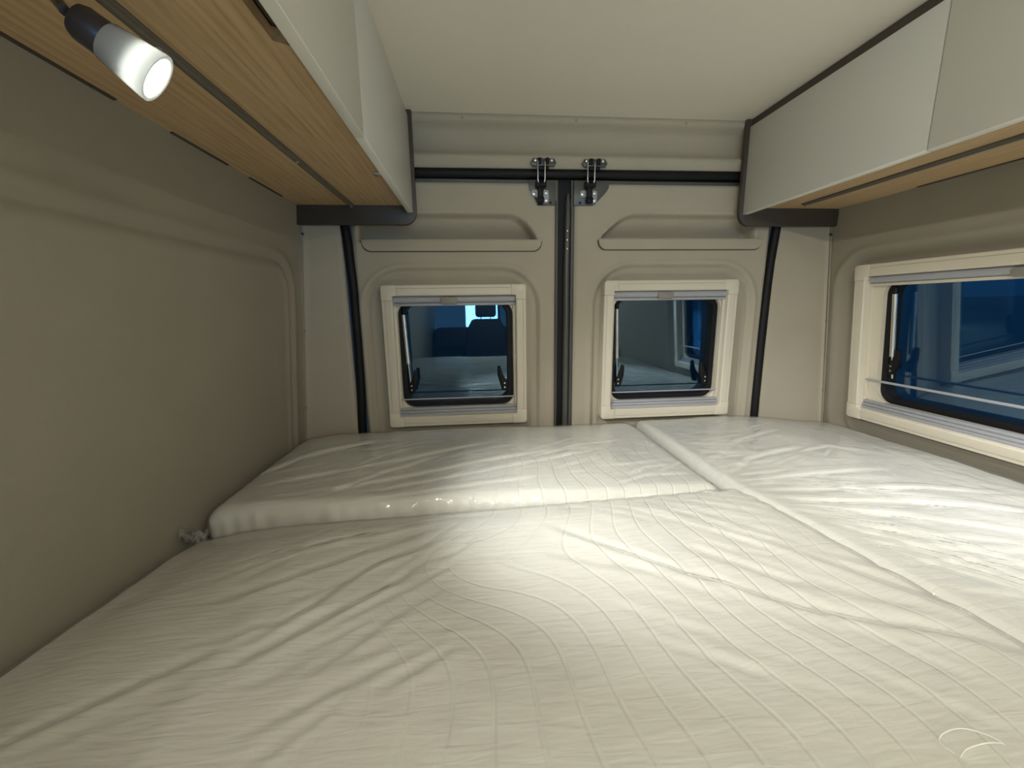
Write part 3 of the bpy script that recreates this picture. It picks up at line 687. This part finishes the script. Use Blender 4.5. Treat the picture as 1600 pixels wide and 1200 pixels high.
GC = [([(0.60, 0.83), (0.871, 0.87), (1.089, 0.87)], 0.009, 0.0034), ([(0.595, 0.784), (0.873, 0.772), (1.233, 0.738)], 0.010, 0.0036), ([(0.60, 0.737), (0.877, 0.706), (1.16, 0.64)], 0.010, 0.0042),
      ([(0.605, 0.723), (0.812, 0.648), (1.05, 0.54)], 0.009, 0.0038), ([(0.61, 0.681), (0.758, 0.578), (0.86, 0.44)], 0.008, 0.0036), ([(0.62, 0.656), (0.732, 0.527), (0.80, 0.40)], 0.009, 0.0034),
      ([(0.625, 0.594), (0.715, 0.512), (0.78, 0.36)], 0.007, 0.003), ([(0.635, 0.555), (0.705, 0.461), (0.755, 0.38)], 0.006, 0.0024), ([(0.60, 0.86), (0.75, 0.98), (0.98, 1.05)], 0.011, 0.0034),
      ([(0.62, 0.95), (0.80, 1.12), (1.05, 1.22)], 0.010, 0.0024), ([(0.90, 1.00), (1.05, 1.05), (1.20, 0.98)], 0.008, 0.0026), ([(0.60, 0.70), (0.74, 0.62), (0.83, 0.52)], 0.006, 0.0024)]
for i in range(9):
    x = 0.15+0.05*i; FC.append(([(x+0.02*random.random(), 0.80), (x+0.10, 0.74), (x+0.20, 0.66)], 0.006, 0.0012))
for i in range(12):
    y = 0.45+0.06*i; a = random.uniform(-0.06, 0.04); GC.append(([(0.62, y), (0.70, y+a/2), (0.80, y+a)], 0.005, 0.0018))
def fan(L, n, f):
    for i in range(n):
        x, y, ang, ln = f(i)
        bend = random.uniform(-0.12, 0.12); p = [(x, y)]
        for k in range(3): x += math.cos(ang+bend*k)*ln/3; y += math.sin(ang+bend*k)*ln/3; p.append((x, y))
        L.append((p, random.uniform(0.003, 0.006), random.uniform(0.0008, 0.0019)))
U_ = random.uniform
fan(FC, 30, lambda i: (U_(-0.30, 0.0), U_(0.40, 0.78), R(U_(205, 228)), U_(0.12, 0.30)))
fan(FC, 26, lambda i: (U_(0.12, 0.42), U_(0.40, 0.76), R(U_(300, 325)), U_(0.10, 0.26)))
fan(RC, 34, lambda i: (U_(-0.60, 0.20), U_(0.84, 1.20), R(U_(18, 40)), U_(0.14, 0.34)))
fan(RC, 10, lambda i: (U_(0.20, 0.45), U_(0.84, 1.05), R(U_(5, 35)), U_(0.08, 0.18)))
fan(GC, 40, lambda i: (U_(0.61, 0.80), U_(0.42, 0.90), R(U_(-38, 4)), U_(0.14, 0.38)))
fan(GC, 12, lambda i: (U_(0.62, 1.0), U_(0.90, 1.25), R(U_(-10, 50)), U_(0.10, 0.25)))
def thin(L): return [(p, w_*0.72, a_*0.85) if w_ > 0.0061 else (p, w_, a_) for p, w_, a_ in L]
FC, RC, GC = thin(FC), thin(RC), thin(GC)
for i_ in (0, 1, 2, 10, 11): FC[i_] = (FC[i_][0][::-1], FC[i_][1]*1.7, FC[i_][2]*0.95)
LOOP = [((0.428, 0.259), (0.4245, 0.268), (0.432, 0.2755), (0.454, 0.279), (0.472, 0.278), (0.479, 0.270), (0.484, 0.262)), ((0.484, 0.262), (0.466, 0.2655), (0.445, 0.263), (0.43, 0.256))]
def top_only(D): return np.clip(D[:, 2], 0, 1)**1.5
def mattress(label, x0, x1, y0, y1, z0, z1, warp, cre, r=0.034, side_pucker=None, qb=None):
    root = thing('mattress', label, 'mattress', (0, 0, 0), group='quilted mattresses on the bed')
    def dq(x, y, D):
        t = top_only(D); s = 1-t
        return t*(1.15*crease_field(x, y, cre)+small(x, y))+s*0.0016*np.sin((x+y)*2*math.pi/0.042+2.2*np.sin(x*9)+1.5*np.sin(x*23))*(1 if side_pucker else 0.3)+0.010*t*vnoise(x*3+1, y*3+4)
    rcube('quilted_cover', x0, x1, y0, y1, z0, z1, r, 0.0055, QUILT, root, warp, dq, {'qa': qa, 'qb': qb})
    def df(x, y, D):
        t = top_only(D); s = 1-t
        f = t*(1.35*crease_field(x, y, cre)+small(x, y))+s*0.0016*np.sin((x+y)*2*math.pi/0.042+2.2*np.sin(x*9)+1.5*np.sin(x*23))*(1 if side_pucker else 0.3)+0.010*t*vnoise(x*3+1, y*3+4)
        f = f+s*0.0030*vnoise(x*60, y*60)+0.0006*vnoise(x*30+y*20, y*50-x*20)
        return f
    rcube('plastic_wrap', x0, x1, y0, y1, z0, z1, r, 0.0055, FILM, root, warp, df, bottom=False, inflate=0.0045)
    return root
def wfront(N):
    x, y, z = N[:, 0].copy(), N[:, 1].copy(), N[:, 2].copy()
    # right edge splays towards the camera, rear edge runs slightly askew, left rear corner sits low
    tx = np.clip((x+0.61)/1.19, 0, 1)
    xe = 0.578+np.clip(0.80-y, 0, 2)*0.165
    N[:, 0] = -0.612+(x+0.612)*(xe+0.612)/(0.578+0.612)
    N[:, 1] = y+0.052*(1-tx)*np.clip((y+0.2)/1.0, 0, 1)
    drop = 0.038*np.clip((0.50-x)/1.0, 0, 1)*np.exp(-(np.clip(0.84-y, 0, 3)/0.30)**2)+0.012*(1-0.6*tx)*np.exp(-((0.80-y)/0.05)**2)
    drop = drop-0.006*sm(x, 0.40, 0.56)
    N[:, 2] = z-(drop+0.020*np.exp(-((x+0.61)/0.09)**2))*np.clip((z-0.735)/0.11, 0, 1)
    return N
def wrear(N):
    x, y, z = N[:, 0].copy(), N[:, 1].copy(), N[:, 2].copy()
    tx = np.clip((x+0.62)/1.19, 0, 1); ty = np.clip((1.43-y)/0.62, 0, 1)
    N[:, 1] = y+ty*(0.058*(1-tx)-0.004)
    N[:, 2] = z-(0.016*np.exp(-((x+0.62)/0.10)**2)+0.010*np.exp(-((y-1.43)/0.06)**2))*np.clip((z-0.745)/0.1, 0, 1)
    # chamfered far left corner
    return N
def wright(N):
    x, y, z = N[:, 0].copy(), N[:, 1].copy(), N[:, 2].copy()
    xe = 0.590+np.clip(y-0.8, 0, 1)*0.012+np.clip(0.80-y, 0, 2)*0.165
    k = np.clip((1.385-x)/(1.385-0.590), 0, 1)
    N[:, 0] = 1.385-(1.385-xe)*k
    N[:, 2] = z-(0.040*sm(x, 0.95, 1.40)+0.012*np.exp(-((y-1.44)/0.06)**2))*np.clip((z-0.745)/0.1, 0, 1)
    return N
mattress('white quilted mattress in film nearest the viewer, filling the foreground', -0.612, 0.578, -0.45, 0.800, 0.745, 0.853, wfront, FC, r=0.016, qb=lambda N: sm(N[:, 0], -0.22, 0.02)*(1-0.5*sm(N[:, 0], 0.40, 0.58)))
mattress('white quilted mattress in film lying crosswise below the left rear window', -0.614, 0.571, 0.818, 1.428, 0.745, 0.848, wrear, RC, side_pucker=True, qb=lambda N: 0.15+0.85*sm(N[:, 0], -0.10, 0.15)*(1-sm(N[:, 1], 1.05, 1.25)))
mattress('white quilted mattress in film running along the right wall', 0.592, 1.372, -0.45, 1.430, 0.745, 0.852, wright, GC, r=0.021, qb=lambda N: 0.12+0*N[:, 0])
# loose tail of film in the gap at the left
bm = bmesh.new(); g = bmesh.ops.create_grid(bm, x_segments=14, y_segments=14, size=0.5)
for v in bm.verts:
    a, b = v.co.x, v.co.y
    v.co = Vector((-0.612+0.030*a+0.006*math.sin(b*19), 0.835+0.05*b+0.01*math.sin(a*13), 0.800+0.045*a*b-0.035*b+0.009*math.sin(a*17+b*11)+0.006*math.sin(b*31)))
ft = from_bm('film_tail', bm, FILM, bpy.data.objects['mattress.001'], True)
# thin folded lip of film standing up near the front, its glint painted pale
FE = mat('glinting_film_edge', (0.9, 0.9, 0.82, 1), 0.15, spec=1.0)
for k, L in enumerate(LOOP):
    for _ in range(3): L = [L[0]]+[((p[0]*.75+q[0]*.25, p[1]*.75+q[1]*.25), (p[0]*.25+q[0]*.75, p[1]*.25+q[1]*.75)) for p, q in zip(L, L[1:])]+[L[-1]]; L = [L[0]]+[r for pr in L[1:-1] for r in pr]+[L[-1]]
    tube('film_fold', [(x, y, 0.8590+0.001*math.sin(i*0.3)) for i, (x, y) in enumerate(L)], [0.0002+0.0004*math.sin(math.pi*i/(len(L)-1)) for i in range(len(L))], FE, bpy.data.objects['mattress'], n=6)

bb = thing('bed_base', 'boxed bed base carrying the mattresses', 'bed base', (0, 0, 0))
box('slatted_panel', -0.60, 1.36, -0.45, 1.43, 0.705, 0.732, OAK, bb); box('front_board', -0.60, 1.385, -0.45, -0.43, 0.001, 0.704, WHITE, bb)
for x in (-0.58, 0.38, 1.36): box('support', x, x+0.02, -0.42, 1.42, 0.001, 0.704, WHITE, bb)

# ---------------------------------------------------------------- ceiling lamp and added fill strips further forward
def strip(x, s, label):  # unlit housing for each added fill light
    t = thing('fill_strip', label, 'lamp', (x, -0.75, 1.845)); 
    box('housing', -0.012, 0.012, -0.67, 0.67, 0.0, 0.015, RAILM, t); return t
strip(0.932, -1, 'slim housing of an added fill light along the top of the right locker'); strip(-0.168, 1, 'slim housing of an added fill light along the top of the left locker')
t = thing('ceiling_lamp', 'round flat ceiling lamp over the aisle', 'lamp', (0.38, -1.30, 1.884))
tube('housing', [(0, 0, 0), (0, 0, -0.022)], 0.10, SILV, t, n=32)
tube('diffuser', [(0, 0, -0.0225), (0, 0, -0.027)], 0.085, LEDG, t, n=32)

# ---------------------------------------------------------------- the front of the van, seen only in the window reflections
ws = thing('window_4', 'wide front windscreen of the cab', None, (0, 0, 0), kind='structure')
prism('pane', rrect(-0.60, 1.38, 0.96, 1.61, 0.08), -3.345, -3.340, CLEAR, ws, smooth=False)
prism('pillar', [(0.36, 0.95), (0.40, 0.95), (0.40, 1.62), (0.36, 1.62)], -3.33, -3.31, DARKT, ws)
box('dashboard', -0.58, 1.34, -3.29, -2.85, 0.70, 0.98, DARKT, tag(empty('dashboard_unit'), 'dark dashboard across the cab', 'dashboard'), 0.04)
def seat(x, label):
    t = thing('cab_seat', label, 'seat', (x, -2.25, 0.001), group=None)
    box('pedestal', -0.16, 0.16, -0.16, 0.16, 0.0, 0.34, DARKT, t, 0.02)
    box('seat_cushion', -0.25, 0.25, -0.28, 0.26, 0.345, 0.50, SEATM, t, 0.05, 4)
    prism('backrest', [(-0.24, 0.50), (-0.26, 0.75), (-0.24, 1.0), (-0.17, 1.13), (0.17, 1.13), (0.24, 1.0), (0.26, 0.75), (0.24, 0.50)], 0.16, 0.28, SEATM, t, bev=0.03)
    box('headrest', -0.13, 0.13, 0.17, 0.27, 1.15, 1.32, SEATM, t, 0.04, 4)
    for s in (-0.06, 0.06): tube('headrest_post', [(s, 0.22, 1.10), (s, 0.22, 1.17)], 0.007, SILV, t)
    for s in (-0.29, 0.29): box('armrest', s-0.03, s+0.03, -0.18, 0.20, 0.66, 0.72, SEATM, t, 0.02)
seat(0.14, 'dark captain seat behind the wheel side'); seat(0.95, 'dark captain seat by the sliding door')  # first seat placed as the camera holder's dark shape in the window reflection
kb = thing('galley_unit', 'pale galley cabinet beside the sliding door', 'cabinet', (1.10, -1.35, 0.001))
box('carcass', -0.22, 0.24, -0.60, 0.60, 0.0, 0.86, WHITE, kb, 0.004); box('worktop', -0.24, 0.25, -0.62, 0.62, 0.8605, 0.89, OAK, kb, 0.005)
for y in (-0.40, 0.0, 0.40): 
    dd = box('door', -0.240, -0.2205, y-0.19, y+0.19, 0.08, 0.82, WHITE, kb, 0.002); tube('handle', [(-0.246, y-0.05, 0.76), (-0.246, y+0.05, 0.76)], 0.005, SILV, dd)

# ---------------------------------------------------------------- the hall outside
gr = box('hall_ground', -9, 12, -10, 12, -0.66, -0.60, CONC); gr.name = 'floor_hall'; tag(gr, None, None, kind='structure')
hw = box('wall_hall', -9, 12, 9.0, 9.2, -0.6, 4.5, CONC); tag(hw, None, None, kind='structure')
for i, x in enumerate((-1.4, 0.2, 1.6)):  # glowing panels added to put blue patches into the windscreen reflection
    hl = thing('hall_glow_panel', ['added bluish glow panel left of the cab', 'added bluish glow panel ahead of the cab', 'added bluish glow panel right of the cab'][i], 'lamp', (x, -6.5, 0.85))
    box('housing', -0.42, 0.42, -0.08, -0.03, -0.62, 0.62, STEEL, hl); box('diffuser', -0.40, 0.40, -0.028, 0.0, -0.6, 0.6, HALLG, hl)
# neighbouring van beside the side window
nv = thing('parked_van', 'pale van parked close beside the side window', 'van', (2.55, 0.4, -0.6))
sec = [(0.0, 0.35), (0.0, 1.2), (0.03, 1.75), (0.12, 2.35), (0.28, 2.62), (0.6, 2.72), (1.4, 2.72), (1.7, 2.62), (1.86, 2.35), (1.95, 1.75), (1.98, 1.2), (1.98, 0.35)]
prism('body', sec, -2.6, 2.6, VANP, nv, bev=0.02); 
for y in (-0.9, 0.35): box('door_seam', -0.004, 0.02, y, y+0.015, 0.5, 1.9, VAND, nv)
box('side_moulding', -0.018, 0.0, -2.5, 2.5, 0.95, 1.08, VAND, nv, 0.006)
prism('side_glass', [(-0.75, 1.35), (0.25, 1.35), (0.25, 1.95), (-0.75, 1.95)], -0.012, 0.06, VAND, nv, axis='x')
for y in (-1.7, 1.7):
    wh = tube('wheel', [(0.03, y, 0.34), (0.25, y, 0.34)], 0.34, BLACK, nv, n=32); tube('hub', [(0.02, y, 0.34), (0.04, y, 0.34)], 0.19, SILV, wh, n=24)
